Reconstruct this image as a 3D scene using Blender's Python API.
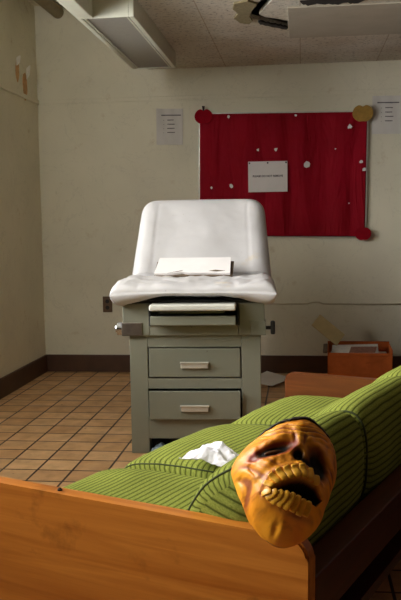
import bpy, bmesh, math, random
import numpy as np
from math import sin, cos, pi, radians, atan, sqrt
from mathutils import Matrix, Vector, noise

sc = bpy.context.scene
for o in list(bpy.data.objects):
    bpy.data.objects.remove(o, do_unlink=True)
COL = sc.collection
rnd = random.Random(7)

# ------------------------------------------------------------------ camera, sky, light, exposure
cam = bpy.data.cameras.new('camera')
cam.sensor_fit = 'VERTICAL'; cam.sensor_height = 36; cam.sensor_width = 24; cam.lens = 50
cam.clip_start = 0.05
camo = bpy.data.objects.new('camera', cam); COL.objects.link(camo)
camo.matrix_world = Matrix.Translation((0, 0, 1.28)) @ (
    Matrix.Rotation(atan(101 / 833), 4, 'Z') @ Matrix.Rotation(pi / 2 - radians(5.33), 4, 'X') @ Matrix.Rotation(-0.0147, 4, 'Z'))
sc.camera = camo

world = bpy.data.worlds.new('World'); sc.world = world; world.use_nodes = True
world.node_tree.nodes['Background'].inputs[0].default_value = (0.75, 0.85, 1.0, 1)
world.node_tree.nodes['Background'].inputs[1].default_value = 0.6


def area_light(name, loc, direction, sx, sy, power, color):
    l = bpy.data.lights.new(name, 'AREA'); l.shape = 'RECTANGLE'; l.size = sx; l.size_y = sy
    l.energy = power; l.color = color
    o = bpy.data.objects.new(name, l); COL.objects.link(o)
    o.location = loc
    o.rotation_euler = Vector(direction).to_track_quat('-Z', 'Y').to_euler()
    return o


# daylight entering through the two windows of the left wall (outside the glass)
area_light('window_daylight', (-2.95, 3.5, 2.2), (0.75, 0.60, -0.24), 2.8, 1.7, 415, (1.0, 0.985, 0.955))
area_light('window_daylight', (-2.75, 1.75, 1.95), (1.0, 0.0, -0.22), 1.2, 1.7, 125, (1.0, 0.975, 0.93))

sc.view_settings.view_transform = 'Standard'
sc.view_settings.look = 'None'
sc.view_settings.gamma = 1.0
sc.view_settings.use_curve_mapping = False
sc.view_settings.exposure = 0.0


# ------------------------------------------------------------------ materials
def lin(c):
    return tuple(((x / 255) / 12.92 if x / 255 <= 0.04045 else ((x / 255 + 0.055) / 1.055) ** 2.4) for x in c)


class NT:
    def __init__(self, name):
        self.m = bpy.data.materials.new(name); self.m.use_nodes = True
        self.t = self.m.node_tree; self.n = self.t.nodes
        self.b = self.n['Principled BSDF']

    def add(self, kind, **kw):
        x = self.n.new(kind)
        for k, v in kw.items():
            setattr(x, k, v)
        return x

    def link(self, a, b):
        self.t.links.new(a, b)

    def coord(self, which='Object', scale=(1, 1, 1), loc=(0, 0, 0), rot=(0, 0, 0)):
        tc = self.add('ShaderNodeTexCoord'); mp = self.add('ShaderNodeMapping')
        mp.inputs['Scale'].default_value = scale; mp.inputs['Location'].default_value = loc; mp.inputs['Rotation'].default_value = rot
        self.link(tc.outputs[which], mp.inputs[0]); return mp.outputs[0]

    def noise(self, vec, scale, detail=4, rough=0.55, dist=0.0):
        x = self.add('ShaderNodeTexNoise'); x.inputs['Scale'].default_value = scale
        x.inputs['Detail'].default_value = detail; x.inputs['Roughness'].default_value = rough
        x.inputs['Distortion'].default_value = dist
        self.link(vec, x.inputs['Vector']); return x.outputs['Fac']

    def ramp(self, fac, stops):
        r = self.add('ShaderNodeValToRGB'); e = r.color_ramp.elements
        while len(e) < len(stops): e.new(0.5)
        for i, (p, c) in enumerate(stops):
            e[i].position = p; e[i].color = (*c, 1) if len(c) == 3 else c
        self.link(fac, r.inputs[0]); return r.outputs[0]

    def mix(self, fac, a, b, mode='MIX'):
        x = self.add('ShaderNodeMix', data_type='RGBA', blend_type=mode)
        for s, v in ((x.inputs[0], fac), (x.inputs[6], a), (x.inputs[7], b)):
            if hasattr(v, 'is_linked') or hasattr(v, 'links'):
                self.link(v, s)
            elif isinstance(v, (int, float)):
                s.default_value = v
            else:
                s.default_value = (*v, 1)
        return x.outputs[2]

    def bump(self, height, strength=0.3, dist=0.01):
        b = self.add('ShaderNodeBump'); b.inputs['Strength'].default_value = strength; b.inputs['Distance'].default_value = dist
        self.link(height, b.inputs['Height']); self.link(b.outputs[0], self.b.inputs['Normal'])

    def out(self, color, rough=0.6, metal=0.0, spec=0.5):
        if isinstance(color, tuple): self.b.inputs['Base Color'].default_value = (*color, 1)
        else: self.link(color, self.b.inputs['Base Color'])
        if isinstance(rough, (int, float)): self.b.inputs['Roughness'].default_value = rough
        else: self.link(rough, self.b.inputs['Roughness'])
        self.b.inputs['Metallic'].default_value = metal
        self.b.inputs['Specular IOR Level'].default_value = spec
        return self.m


def plain(name, rgb, rough=0.6, metal=0.0, var=0.12, scale=20, spec=0.5):
    t = NT(name); c = lin(rgb); v = t.coord()
    f = t.noise(v, scale)
    col = t.ramp(f, [(0.3, tuple(x * (1 - var) for x in c)), (0.7, tuple(min(1, x * (1 + var)) for x in c))])
    return t.out(col, rough, metal, spec)


def mat_wall(name='wall_paint', base=(222, 217, 196)):
    t = NT(name); v = t.coord()
    c = lin(base)
    a = t.ramp(t.noise(v, 1.3, 5), [(0.3, tuple(x * 0.9 for x in c)), (0.7, tuple(x * 1.05 for x in c))])
    spots = t.ramp(t.noise(v, 7.0, 6, 0.65), [(0.62, (0, 0, 0)), (0.74, (1, 1, 1))])
    d = t.mix(spots, a, tuple(x * y for x, y in zip(c, (0.80, 0.74, 0.66))))
    cr = t.ramp(t.noise(v, 2.2, 8, 0.6, 2.0), [(0.492, (0, 0, 0)), (0.5, (0.45, 0.45, 0.45)), (0.508, (0, 0, 0))])
    d2 = t.mix(cr, d, tuple(x * 0.72 for x in c))
    t.bump(t.noise(v, 30, 5), 0.15, 0.01)
    return t.out(d2, 0.65, 0, 0.3)


def mat_tiles():
    t = NT('quarry_tiles'); v = t.coord('Object', loc=(1.376, -0.01, 0))
    br = t.add('ShaderNodeTexBrick'); t.link(v, br.inputs['Vector'])
    br.offset = 0.0; br.squash = 1.0
    br.inputs['Scale'].default_value = 1.0
    br.inputs['Brick Width'].default_value = 0.1875; br.inputs['Row Height'].default_value = 0.1875
    br.inputs['Mortar Size'].default_value = 0.0065; br.inputs['Mortar Smooth'].default_value = 0.2
    br.inputs['Bias'].default_value = 0.0
    br.inputs['Color1'].default_value = (*lin((212, 172, 126)), 1)
    br.inputs['Color2'].default_value = (*lin((194, 150, 104)), 1)
    br.inputs['Mortar'].default_value = (*lin((66, 50, 40)), 1)
    n = t.ramp(t.noise(v, 9, 6, 0.6), [(0.3, (0.72, 0.70, 0.68)), (0.7, (1.1, 1.08, 1.05))])
    c = t.mix(1.0, br.outputs['Color'], n, 'MULTIPLY')
    sp = t.ramp(t.noise(v, 26, 3), [(0.70, (0, 0, 0)), (0.76, (1, 1, 1))])
    c = t.mix(sp, c, lin((70, 52, 38)))
    inv = t.add('ShaderNodeMath', operation='SUBTRACT'); inv.inputs[0].default_value = 1.0
    t.link(br.outputs['Fac'], inv.inputs[1]); t.bump(inv.outputs[0], 0.4, 0.004)
    r = t.ramp(t.noise(v, 5, 4), [(0.3, (0.42,) * 3), (0.7, (0.62,) * 3)])
    return t.out(c, r, 0, 0.4)


def mat_acoustic():
    t = NT('acoustic_tile'); v = t.coord('Object', loc=(0.0, 0.1, 0))
    br = t.add('ShaderNodeTexBrick'); t.link(v, br.inputs['Vector']); br.offset = 0.0
    br.inputs['Scale'].default_value = 1.0
    br.inputs['Brick Width'].default_value = 0.61; br.inputs['Row Height'].default_value = 0.61
    br.inputs['Mortar Size'].default_value = 0.004
    br.inputs['Color1'].default_value = (*lin((216, 212, 202)), 1); br.inputs['Color2'].default_value = (*lin((210, 206, 194)), 1)
    br.inputs['Mortar'].default_value = (*lin((186, 175, 158)), 1)
    pits = t.ramp(t.noise(v, 38, 3, 0.7), [(0.36, (0.55,) * 3), (0.46, (1, 1, 1))])
    st = t.ramp(t.noise(v, 1.6, 4), [(0.35, (0.82, 0.74, 0.66)), (0.65, (1, 1, 1))])
    c = t.mix(1.0, br.outputs['Color'], pits, 'MULTIPLY'); c = t.mix(1.0, c, st, 'MULTIPLY')
    t.bump(t.noise(v, 38, 3, 0.7), 0.5, 0.006)
    return t.out(c, 0.9, 0, 0.2)


def mat_wood(name, dark, light, scale=1.0, rough=0.35, axis='x', stain=True):
    t = NT(name)
    s = {'x': (1.2, 26, 26), 'y': (26, 1.2, 26), 'z': (26, 26, 1.2)}[axis]
    v = t.coord('Object', scale=tuple(k * scale for k in s))
    g = t.noise(v, 1.0, 6, 0.6, 0.6)
    c = t.ramp(g, [(0.28, lin(dark)), (0.5, tuple((a + b) / 2 for a, b in zip(lin(dark), lin(light)))), (0.72, lin(light))])
    v2 = t.coord('Object')
    if stain:
        s1 = t.ramp(t.noise(v2, 5, 6, 0.6), [(0.57, (0, 0, 0)), (0.68, (0.6,) * 3)])
        c = t.mix(s1, c, tuple(x * 0.45 for x in lin(dark)))
    t.bump(g, 0.12, 0.004)
    return t.out(c, rough, 0, 0.45)


def mat_corduroy():
    t = NT('striped_green_fabric'); v = t.coord('UV')
    sx = t.add('ShaderNodeSeparateXYZ'); t.link(v, sx.inputs[0])
    wob = t.noise(v, 5, 2)
    m0 = t.add('ShaderNodeMath', operation='MULTIPLY'); m0.inputs[1].default_value = 0.006; t.link(wob, m0.inputs[0])
    a0 = t.add('ShaderNodeMath', operation='ADD'); t.link(sx.outputs[1], a0.inputs[0]); t.link(m0.outputs[0], a0.inputs[1])
    m = t.add('ShaderNodeMath', operation='MULTIPLY'); m.inputs[1].default_value = 1 / 0.021; t.link(a0.outputs[0], m.inputs[0])
    fr = t.add('ShaderNodeMath', operation='FRACT'); t.link(m.outputs[0], fr.inputs[0])
    rib = t.ramp(fr.outputs[0], [(0.0, (0.0,) * 3), (0.10, (0.15,) * 3), (0.22, (0.75,) * 3), (0.5, (1.0,) * 3), (0.86, (0.8,) * 3), (1.0, (0.05,) * 3)])
    fine = t.noise(t.coord('UV', scale=(160, 260, 1)), 1.0, 2)
    g = t.ramp(fine, [(0.3, lin((118, 128, 50))), (0.7, lin((156, 164, 80)))])
    c = t.mix(rib, lin((70, 77, 30)), g)
    worn = t.ramp(t.noise(t.coord('Object'), 6, 4), [(0.35, (0.85,) * 3), (0.7, (1.08,) * 3)])
    c = t.mix(1.0, c, worn, 'MULTIPLY')
    t.bump(rib, 0.35, 0.003)
    t.b.inputs['Sheen Weight'].default_value = 0.0
    return t.out(c, 0.95, 0, 0.05)


def mat_vinyl():
    t = NT('worn_white_vinyl'); v = t.coord('Object', loc=(3.3, 1.2, 0.4))
    c = lin((196, 194, 194))
    a = t.ramp(t.noise(v, 3.2, 4), [(0.35, tuple(x * 0.92 for x in c)), (0.65, c)])
    st = t.ramp(t.noise(v, 4.5, 6, 0.6), [(0.60, (0, 0, 0)), (0.70, (0.7,) * 3)])
    a = t.mix(st, a, lin((196, 180, 150)))
    sp = t.ramp(t.noise(v, 28, 4, 0.6), [(0.70, (0, 0, 0)), (0.76, (0.8,) * 3)])
    a = t.mix(sp, a, lin((120, 108, 92)))
    t.bump(t.noise(v, 14, 5), 0.16, 0.01)
    return t.out(a, 0.42, 0, 0.5)


def mat_enamel(name='grey_green_enamel', base=(128, 129, 114)):
    t = NT(name); v = t.coord(); c = lin(base)
    a = t.ramp(t.noise(v, 2.5, 4), [(0.3, tuple(x * 0.86 for x in c)), (0.7, c)])
    ru = t.ramp(t.noise(v, 22, 6, 0.65), [(0.68, (0, 0, 0)), (0.73, (1, 1, 1))])
    a = t.mix(ru, a, lin((74, 58, 44)))
    return t.out(a, 0.38, 0, 0.5)


def mat_red():
    t = NT('red_backing_paper'); v = t.coord('Object', scale=(8, 1, 1.6), rot=(0, 0.35, 0))
    n = t.noise(v, 1.0, 4, 0.5, 0.8)
    c = t.ramp(t.noise(t.coord('Object'), 3, 3), [(0.3, lin((136, 4, 24))), (0.7, lin((152, 7, 32)))])
    t.bump(n, 1.0, 0.035)
    return t.out(c, 0.75, 0, 0.15)


def mat_attr(name, attr, rough, spec=0.5, bump=True):
    t = NT(name); a = t.add('ShaderNodeVertexColor', layer_name=attr)
    if bump: t.bump(t.noise(t.coord(), 120, 4), 0.15, 0.003)
    return t.out(a.outputs[0], rough, 0, spec)


def mat_glass():
    t = NT('window_glass')
    tr = t.add('ShaderNodeBsdfTransparent'); gl = t.add('ShaderNodeBsdfGlossy'); gl.inputs['Roughness'].default_value = 0.02
    fr = t.add('ShaderNodeFresnel'); mx = t.add('ShaderNodeMixShader')
    t.link(fr.outputs[0], mx.inputs[0]); t.link(tr.outputs[0], mx.inputs[1]); t.link(gl.outputs[0], mx.inputs[2])
    t.link(mx.outputs[0], t.n['Material Output'].inputs[0]); return t.m


def mat_cardboard(name, base, scuff=True):
    t = NT(name); v = t.coord(); c = lin(base)
    a = t.ramp(t.noise(v, 8, 6, 0.6), [(0.3, tuple(x * 0.7 for x in c)), (0.7, tuple(x * 1.1 for x in c))])
    w = t.ramp(t.noise(t.coord('Object', scale=(4, 4, 26)), 1.0, 4), [(0.62, (0, 0, 0)), (0.7, (0.5,) * 3)])
    a = t.mix(w, a, tuple(x * 0.4 for x in c))
    return t.out(a, 0.8, 0, 0.2)


M = dict(
    faded=plain('faded_ink', (96, 90, 94), 0.8),
    unseen_dark=mat_wood('dark_unseen_wall', (34, 20, 12), (58, 36, 22), 0.5, 0.5, 'z', False),  # made-up dark finish for the unseen walls, keeps bounce light low
    wall=mat_wall(), wall_left=mat_wall('wall_paint_left', (236, 230, 208)),
    ceil=mat_acoustic(), smooth=plain('smooth_ceiling_board', (172, 164, 148), 0.9, var=0.06, scale=6),
    dark=plain('dark_void', (30, 22, 16), 0.95, var=0.3), floor=mat_tiles(),
    base=plain('brown_vinyl_base', (78, 50, 32), 0.5, var=0.2, scale=6),
    trim=plain('cream_trim', (190, 180, 152), 0.5, var=0.06),
    vinyl=mat_vinyl(), enamel=mat_enamel(), enamel2=mat_enamel('drawer_enamel', (124, 125, 110)),
    traytop=mat_enamel('pale_tray_enamel', (206, 206, 196)),
    black=plain('black_rubber', (14, 14, 14), 0.5), chrome=plain('chrome', (200, 205, 210), 0.18, 1.0, 0.05),
    steel=plain('dull_steel', (120, 112, 104), 0.35, 0.8, 0.15), handle=plain('aluminium_pull', (188, 184, 172), 0.4, 0.3, 0.05),
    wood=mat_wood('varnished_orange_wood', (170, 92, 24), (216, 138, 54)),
    wood_shaded=mat_wood('varnished_orange_wood_shaded', (66, 30, 9), (108, 56, 18)),  # same wood as the near panel, shade on the far panel put into its colour
    redwood=mat_wood('dark_red_wood', (56, 20, 13), (86, 34, 22), axis='y'),
    fabric=mat_corduroy(), piping=plain('green_piping', (60, 68, 26), 0.9),
    red=mat_red(), frame=plain('thin_aluminium_frame', (196, 192, 184), 0.4, 0.5),
    paper=plain('white_paper', (226, 222, 220), 0.8, var=0.04, scale=8), paperdim=plain('aged_paper', (206, 202, 196), 0.8, var=0.05, scale=8),
    ink=plain('ink', (34, 28, 38), 0.7), apple=plain('apple_red_card', (140, 6, 26), 0.8, spec=0.1), gold=plain('golden_card', (156, 120, 46), 0.6, var=0.18, scale=30),
    stem=plain('dark_stem_card', (40, 22, 18), 0.7), brownplate=plain('brown_bakelite', (98, 72, 46), 0.4), blackhole=plain('socket_black', (14, 10, 8), 0.6),
    lampwhite=plain('lamp_housing_enamel', (214, 216, 200), 0.45, var=0.05), diffuser=plain('grey_prismatic_diffuser', (150, 148, 140), 0.5, var=0.06, scale=60),
    pipe=plain('painted_pipe', (150, 136, 108), 0.6), board=plain('brown_backing_board', (92, 76, 58), 0.8),
    box=mat_cardboard('orange_brown_cardboard', (184, 92, 38)), news=plain('newsprint', (206, 202, 196), 0.8, var=0.1, scale=40),
    photo=plain('printed_brown_picture', (130, 84, 66), 0.6, var=0.4, scale=40), card=plain('buff_card', (190, 170, 122), 0.8, var=0.08),
    tissue=plain('white_tissue', (232, 230, 236), 0.85, var=0.03), bag=plain('bluish_plastic', (120, 138, 150), 0.3),
    plaster=plain('bare_plaster', (206, 160, 108), 0.85, var=0.2, scale=40), flake=plain('paint_flake', (238, 234, 222), 0.7),
    latex=mat_attr('painted_latex', 'paint', 0.48), teeth=plain('ochre_latex_teeth', (240, 176, 52), 0.35, var=0.15, scale=60),
    hair=plain('black_latex_hair', (22, 15, 13), 0.4, var=0.3, scale=80), mouth=plain('black_latex', (10, 6, 6), 0.2), eye=plain('dull_eye', (92, 56, 30), 0.3),
    glass=mat_glass(), insulation=plain('torn_tile_core', (136, 124, 92), 0.95, var=0.2, scale=50),
)


# ------------------------------------------------------------------ mesh helpers
def link_mesh(name, bm, mat, parent=None, smooth=False, loc=None, rotz=0.0):
    me = bpy.data.meshes.new(name)
    bmesh.ops.recalc_face_normals(bm, faces=bm.faces[:])
    bm.to_mesh(me); bm.free()
    if smooth:
        for p in me.polygons: p.use_smooth = True
    me.materials.append(M[mat] if isinstance(mat, str) else mat)
    o = bpy.data.objects.new(name, me); COL.objects.link(o)
    if parent: o.parent = parent
    if loc: o.location = loc
    o.rotation_euler.z = rotz
    return o


def empty(name, loc, rotz=0.0):
    o = bpy.data.objects.new(name, None); COL.objects.link(o); o.empty_display_size = 0.1
    o.location = loc; o.rotation_euler.z = rotz
    return o


def tag(o, label, cat, group=None):
    o['label'] = label; o['category'] = cat
    if group: o['group'] = group
    return o


def struct(o):
    o['kind'] = 'structure'; return o


def box(bm, x0, x1, y0, y1, z0, z1, bev=0.0, seg=2, mat4=None):
    t = bmesh.new(); bmesh.ops.create_cube(t, size=1.0)
    for v in t.verts:
        v.co = Vector(((x0 + x1) / 2 + v.co.x * (x1 - x0), (y0 + y1) / 2 + v.co.y * (y1 - y0), (z0 + z1) / 2 + v.co.z * (z1 - z0)))
    if bev > 0:
        bmesh.ops.bevel(t, geom=t.edges[:], offset=bev, segments=seg, affect='EDGES', profile=0.5)
    if mat4: bmesh.ops.transform(t, matrix=mat4, verts=t.verts[:])
    me = bpy.data.meshes.new('tmp'); t.to_mesh(me); t.free(); bm.from_mesh(me); bpy.data.meshes.remove(me)


def cyl(bm, p0, p1, r0, r1=None, seg=20):
    p0, p1 = Vector(p0), Vector(p1); r1 = r0 if r1 is None else r1
    d = p1 - p0; q = d.to_track_quat('Z', 'Y').to_matrix().to_4x4()
    bmesh.ops.create_cone(bm, cap_ends=True, segments=seg, radius1=r0, radius2=r1, depth=d.length,
                          matrix=Matrix.Translation((p0 + p1) / 2) @ q)


def tube(bm, pts, r, seg=8):
    pts = [Vector(p) for p in pts]; rings = []
    for i, p in enumerate(pts):
        d = (pts[min(i + 1, len(pts) - 1)] - pts[max(i - 1, 0)]).normalized()
        q = d.to_track_quat('Z', 'Y').to_matrix()
        rings.append([bm.verts.new(p + q @ Vector((r * cos(2 * pi * k / seg), r * sin(2 * pi * k / seg), 0))) for k in range(seg)])
    for a, b in zip(rings, rings[1:]):
        for k in range(seg):
            bm.faces.new((a[k], a[(k + 1) % seg], b[(k + 1) % seg], b[k]))
    bm.faces.new(rings[0][::-1]); bm.faces.new(rings[-1])


def prism(bm, outline, depth_vec):
    """closed solid from a planar outline swept by a vector"""
    a = [bm.verts.new(p) for p in outline]
    b = [bm.verts.new(Vector(p) + Vector(depth_vec)) for p in outline]
    n = len(a); bm.faces.new(a); bm.faces.new(b[::-1])
    for i in range(n):
        bm.faces.new((a[i], b[i], b[(i + 1) % n], a[(i + 1) % n]))


def grid_shell(front, back, nu, nv):
    """closed solid between two (u,v) in [-1,1] surfaces"""
    bm = bmesh.new(); A = []; B = []
    for j in range(nv + 1):
        ra = []; rb = []
        for i in range(nu + 1):
            u, v = -1 + 2 * i / nu, -1 + 2 * j / nv
            ra.append(bm.verts.new(front(u, v))); rb.append(bm.verts.new(back(u, v)))
        A.append(ra); B.append(rb)
    for j in range(nv):
        for i in range(nu):
            bm.faces.new((A[j][i], A[j][i + 1], A[j + 1][i + 1], A[j + 1][i]))
            bm.faces.new((B[j][i], B[j + 1][i], B[j + 1][i + 1], B[j][i + 1]))
    for i in range(nu):
        bm.faces.new((A[0][i], B[0][i], B[0][i + 1], A[0][i + 1]))
        bm.faces.new((A[nv][i + 1], B[nv][i + 1], B[nv][i], A[nv][i]))
    for j in range(nv):
        bm.faces.new((A[j][0], A[j + 1][0], B[j + 1][0], B[j][0]))
        bm.faces.new((A[j][nu], B[j][nu], B[j + 1][nu], A[j + 1][nu]))
    return bm


def fbm(p, s=1.0, o=3):
    return noise.fractal(Vector(p) * s, 1.0, 2.0, o)


# ------------------------------------------------------------------ room shell
XL, XR, YB, YF = -2.22, 0.95, 7.0, -2.0
ZC, ZU = 2.555, 3.11

bm = bmesh.new(); box(bm, XL - 0.12, XR + 0.12, YF - 0.12, YB + 0.12, -0.12, 0.0)
struct(link_mesh('floor', bm, 'floor'))
bm = bmesh.new(); box(bm, XL - 0.12, XR + 0.12, YB, YB + 0.12, 0.0, 3.3)
struct(link_mesh('wall_back', bm, 'wall'))
WZ0, WZ1 = 1.0, 2.5
openings = [(1.1, 2.3), (2.5, 5.1)]
bm = bmesh.new()
ys = [YF - 0.12, 1.1, 2.3, 2.5, 5.1, YB]
for k in range(5):
    if (ys[k], ys[k + 1]) in openings:
        box(bm, XL - 0.12, XL, ys[k], ys[k + 1], 0.0, WZ0); box(bm, XL - 0.12, XL, ys[k], ys[k + 1], WZ1, 3.3)
    else:
        box(bm, XL - 0.12, XL, ys[k], ys[k + 1], 0.0, 3.3)
struct(link_mesh('wall_left', bm, 'wall_left'))
for wi, (y0, y1) in enumerate(openings):
    bm = bmesh.new()
    box(bm, XL - 0.10, XL + 0.02, y0, y0 + 0.06, WZ0, WZ1); box(bm, XL - 0.10, XL + 0.02, y1 - 0.06, y1, WZ0, WZ1)
    box(bm, XL - 0.10, XL + 0.02, y0 + 0.06, y1 - 0.06, WZ0, WZ0 + 0.06); box(bm, XL - 0.10, XL + 0.02, y0 + 0.06, y1 - 0.06, WZ1 - 0.06, WZ1)
    for k in range(1, 3):
        yy = y0 + (y1 - y0) * k / 3; box(bm, XL - 0.08, XL, yy - 0.02, yy + 0.02, WZ0 + 0.06, WZ1 - 0.06)
    w = struct(link_mesh('window_%d' % (wi + 1), bm, 'lampwhite'))
    bm = bmesh.new(); box(bm, XL - 0.056, XL - 0.052, y0 + 0.06, y1 - 0.06, WZ0 + 0.06, WZ1 - 0.06)
    link_mesh('pane', bm, 'glass', w)
bm = bmesh.new(); box(bm, XR, XR + 0.12, YF - 0.12, YB, 0.0, 3.3); struct(link_mesh('wall_right', bm, 'unseen_dark'))  # unseen; set close and dark to cut bounce on the sofa back
bm = bmesh.new(); box(bm, XL, XR, YF - 0.12, YF, 0.0, 3.3); struct(link_mesh('wall_front', bm, 'unseen_dark'))  # unseen, given the same dark finish against bounce light
# upper slab and the dropped tile ceiling with a broken-out opening
bm = bmesh.new(); box(bm, XL, XR, YF, YB, ZU, 3.3); struct(link_mesh('ceiling', bm, 'wall_left'))
XD = -1.26
hole = [(-.31, 5.28), (-.30, 5.40), (-.25, 5.46), (-.19, 5.55), (-.12, 5.64), (-.079, 5.67), (-.079, 5.50), (-.15, 5.43), (-.22, 5.38), (-.25, 5.30), (-.21, 5.15), (-.16, 4.98), (-.22, 4.96), (-.28, 5.12)]
bm = bmesh.new()
outer = [(XD, YF), (XR, YF), (XR, YB), (XD, YB)]
ov = [bm.verts.new((x, y, ZC)) for x, y in outer]; hv = [bm.verts.new((x, y, ZC)) for x, y in hole]
edges = [bm.edges.new((ov[i], ov[(i + 1) % 4])) for i in range(4)] + [bm.edges.new((hv[i], hv[(i + 1) % len(hv)])) for i in range(len(hv))]
bmesh.ops.triangle_fill(bm, use_beauty=True, use_dissolve=False, edges=edges)
for f in [f for f in bm.faces]:
    c = f.calc_center_median()
    inside = False; j = len(hole) - 1
    for i in range(len(hole)):
        (xi, yi), (xj, yj) = hole[i], hole[j]
        if (yi > c.y) != (yj > c.y) and c.x < (xj - xi) * (c.y - yi) / (yj - yi) + xi: inside = not inside
        j = i
    if inside: bm.faces.remove(f)
r = bmesh.ops.extrude_face_region(bm, geom=bm.faces[:])
bmesh.ops.translate(bm, vec=(0, 0, 0.025), verts=[e for e in r['geom'] if isinstance(e, bmesh.types.BMVert)])
bmesh.ops.recalc_face_normals(bm, faces=bm.faces[:])
dropped = struct(link_mesh('ceiling_dropped', bm, 'ceil'))
bm = bmesh.new(); box(bm, XD, XD + 0.03, YF, YB, ZC + 0.025, ZU); struct(link_mesh('trim_1', bm, 'trim'))
# plain replacement board fixed under the tiles on the right
bm = bmesh.new(); box(bm, -0.075, 0.94, 5.14, 5.97, ZC - 0.012, ZC, 0.003); 
tag(link_mesh('ceiling_board', bm, 'smooth'), 'plain smooth board patching the tiled ceiling, right of the broken hole', 'ceiling panel')
# ragged torn remains along the hole and the board
bm = bmesh.new()
ol = [(-.265, 5.45)] + [(-.265 + .0155 * k, 5.43 + .0185 * k + rnd.uniform(-.02, .02)) for k in range(1, 12)] + [(-.08, 5.655)] + [(-.09 - .015 * k, 5.69 - .017 * k + rnd.uniform(0, .02)) for k in range(12)]
prism(bm, [(x, y, ZC - .002) for x, y in ol], (0, 0, -.012))
tag(link_mesh('torn_tile', bm, 'dark'), 'ragged edge of the broken ceiling hole beside the plain board, coloured as its shadow gap', 'broken tile')  # dark colour stands for the shadow in the gap
bm = bmesh.new()
fl = [(-.325, 5.50), (-.30, 5.42), (-.312, 5.30), (-.29, 5.16), (-.25, 5.02), (-.30, 4.94), (-.38, 4.98), (-.40, 5.10), (-.375, 5.22), (-.41, 5.33), (-.38, 5.46)]
prism(bm, [(x, y, ZC - .001) for x, y in fl], (0, 0, -.012))
tag(link_mesh('hanging_tile_piece', bm, 'insulation'), 'pale torn scab of ceiling tile left of the hole', 'broken tile')
bm = bmesh.new()
near_ = [(.02, 5.0)]; far_ = []
x = .02
while x < .36:
    far_.append((x, 5.07 + rnd.uniform(0, .06))); x += rnd.uniform(.008, .03)
prism(bm, [(q[0], q[1], ZC - .0005) for q in [(.0, 5.02)] + far_ + [(.38, 5.03), (.30, 4.98), (.12, 4.99)]], (0, 0, -.009))
tag(link_mesh('peeling_strip', bm, 'dark'), 'dark peeling strip on the ceiling at the near edge of the plain board', 'peeling strip')

# picture rail, baseboards
bm = bmesh.new(); box(bm, XL, XR, YB - 0.010, YB, 2.296, 2.33, 0.003); struct(link_mesh('trim_2', bm, 'wall'))
bm = bmesh.new(); box(bm, XL, XL + 0.018, 5.12, YB - 0.018, 2.296, 2.33, 0.003); struct(link_mesh('trim_3', bm, 'wall_left'))
bm = bmesh.new(); box(bm, XL, XR, YB - 0.02, YB, 0.0, 0.15, 0.005); struct(link_mesh('baseboard_back', bm, 'base'))
bm = bmesh.new(); box(bm, XL, XL + 0.02, YF, YB - 0.02, 0.0, 0.15, 0.005); struct(link_mesh('baseboard_left', bm, 'base'))
# ------------------------------------------------------------------ ceiling fixtures
t = tag(empty('ceiling_light', (-1.095, 5.545, 2.44)), 'long white fluorescent ceiling light with grey diffuser above the examination table', 'ceiling light')
bm = bmesh.new()
box(bm, -0.165, -0.135, -0.80, 0.80, 0.0, 0.118, .004); box(bm, 0.135, 0.165, -0.80, 0.80, 0.0, 0.118, .004)
box(bm, -0.135, 0.135, -0.80, -0.785, 0.0, 0.118, .003); box(bm, -0.135, 0.135, 0.785, 0.80, 0.0, 0.118, .003)
box(bm, -0.135, 0.135, -0.785, 0.785, 0.09, 0.118)
link_mesh('housing', bm, 'lampwhite', t)
bm = bmesh.new(); box(bm, -0.135, 0.135, -0.785, 0.785, 0.008, 0.016); link_mesh('diffuser', bm, 'diffuser', t)
bm = bmesh.new(); box(bm, 0.118, 0.128, -0.78, 0.78, 0.002, 0.008); box(bm, -0.128, -0.118, -0.78, 0.78, 0.002, 0.008); link_mesh('lens_rail', bm, 'lampwhite', t)
bm = bmesh.new(); box(bm, -1.26, -1.165, 2.6, 4.745, 2.44, ZC, .005)
tag(link_mesh('cable_trunking', bm, 'lampwhite'), 'bright white trunking along the ceiling edge, top left', 'trunking')
bm = bmesh.new(); cyl(bm, (-2.02, 1.5, 3.05), (-2.02, 7.0, 3.05), 0.05, seg=24)
tag(link_mesh('ceiling_pipe', bm, 'pipe', smooth=False), 'cream painted pipe under the high ceiling, far top left corner', 'pipe')

# ------------------------------------------------------------------ wall things
def wall_box(name, mat, x0, x1, z0, z1, d=0.004, parent=None):
    bm = bmesh.new(); box(bm, x0, x1, -d, 0.0, z0, z1); return link_mesh(name, bm, mat, parent)


def text_mesh(name, s, size, mat, parent, loc, extrude=0.0006):
    cu = bpy.data.curves.new(name, 'FONT'); cu.body = s; cu.size = size; cu.align_x = 'CENTER'; cu.align_y = 'CENTER'; cu.extrude = extrude; cu.offset = 0.0007
    o = bpy.data.objects.new(name, cu); COL.objects.link(o)
    me = bpy.data.meshes.new_from_object(o.evaluated_get(bpy.context.evaluated_depsgraph_get()))
    bpy.data.objects.remove(o); bpy.data.curves.remove(cu)
    me.materials.clear(); me.materials.append(M[mat])
    o = bpy.data.objects.new(name, me); COL.objects.link(o); o.parent = parent; o.location = loc; o.rotation_euler = (pi / 2, 0, 0)
    return o


BT = radians(0.9)
bb = tag(empty('bulletin_board', (-0.153, YB, 1.659)), 'wide bulletin board covered in creased dark red paper', 'bulletin board')
bb.rotation_euler = (0, BT, 0)
W2, H2 = 0.692, 0.512


def redf(u, v):
    x, z = u * (W2 - 0.010), v * (H2 - 0.010)
    w = 0.011 * sin(x * 24 + 2.6 * fbm((x * 2, z * 1.2, 0))) + 0.010 * fbm((x * 6, z * 1.5, 3.1))
    return (x, -0.030 + w * (1 - abs(u) ** 6) * (1 - abs(v) ** 8), z)


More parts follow.
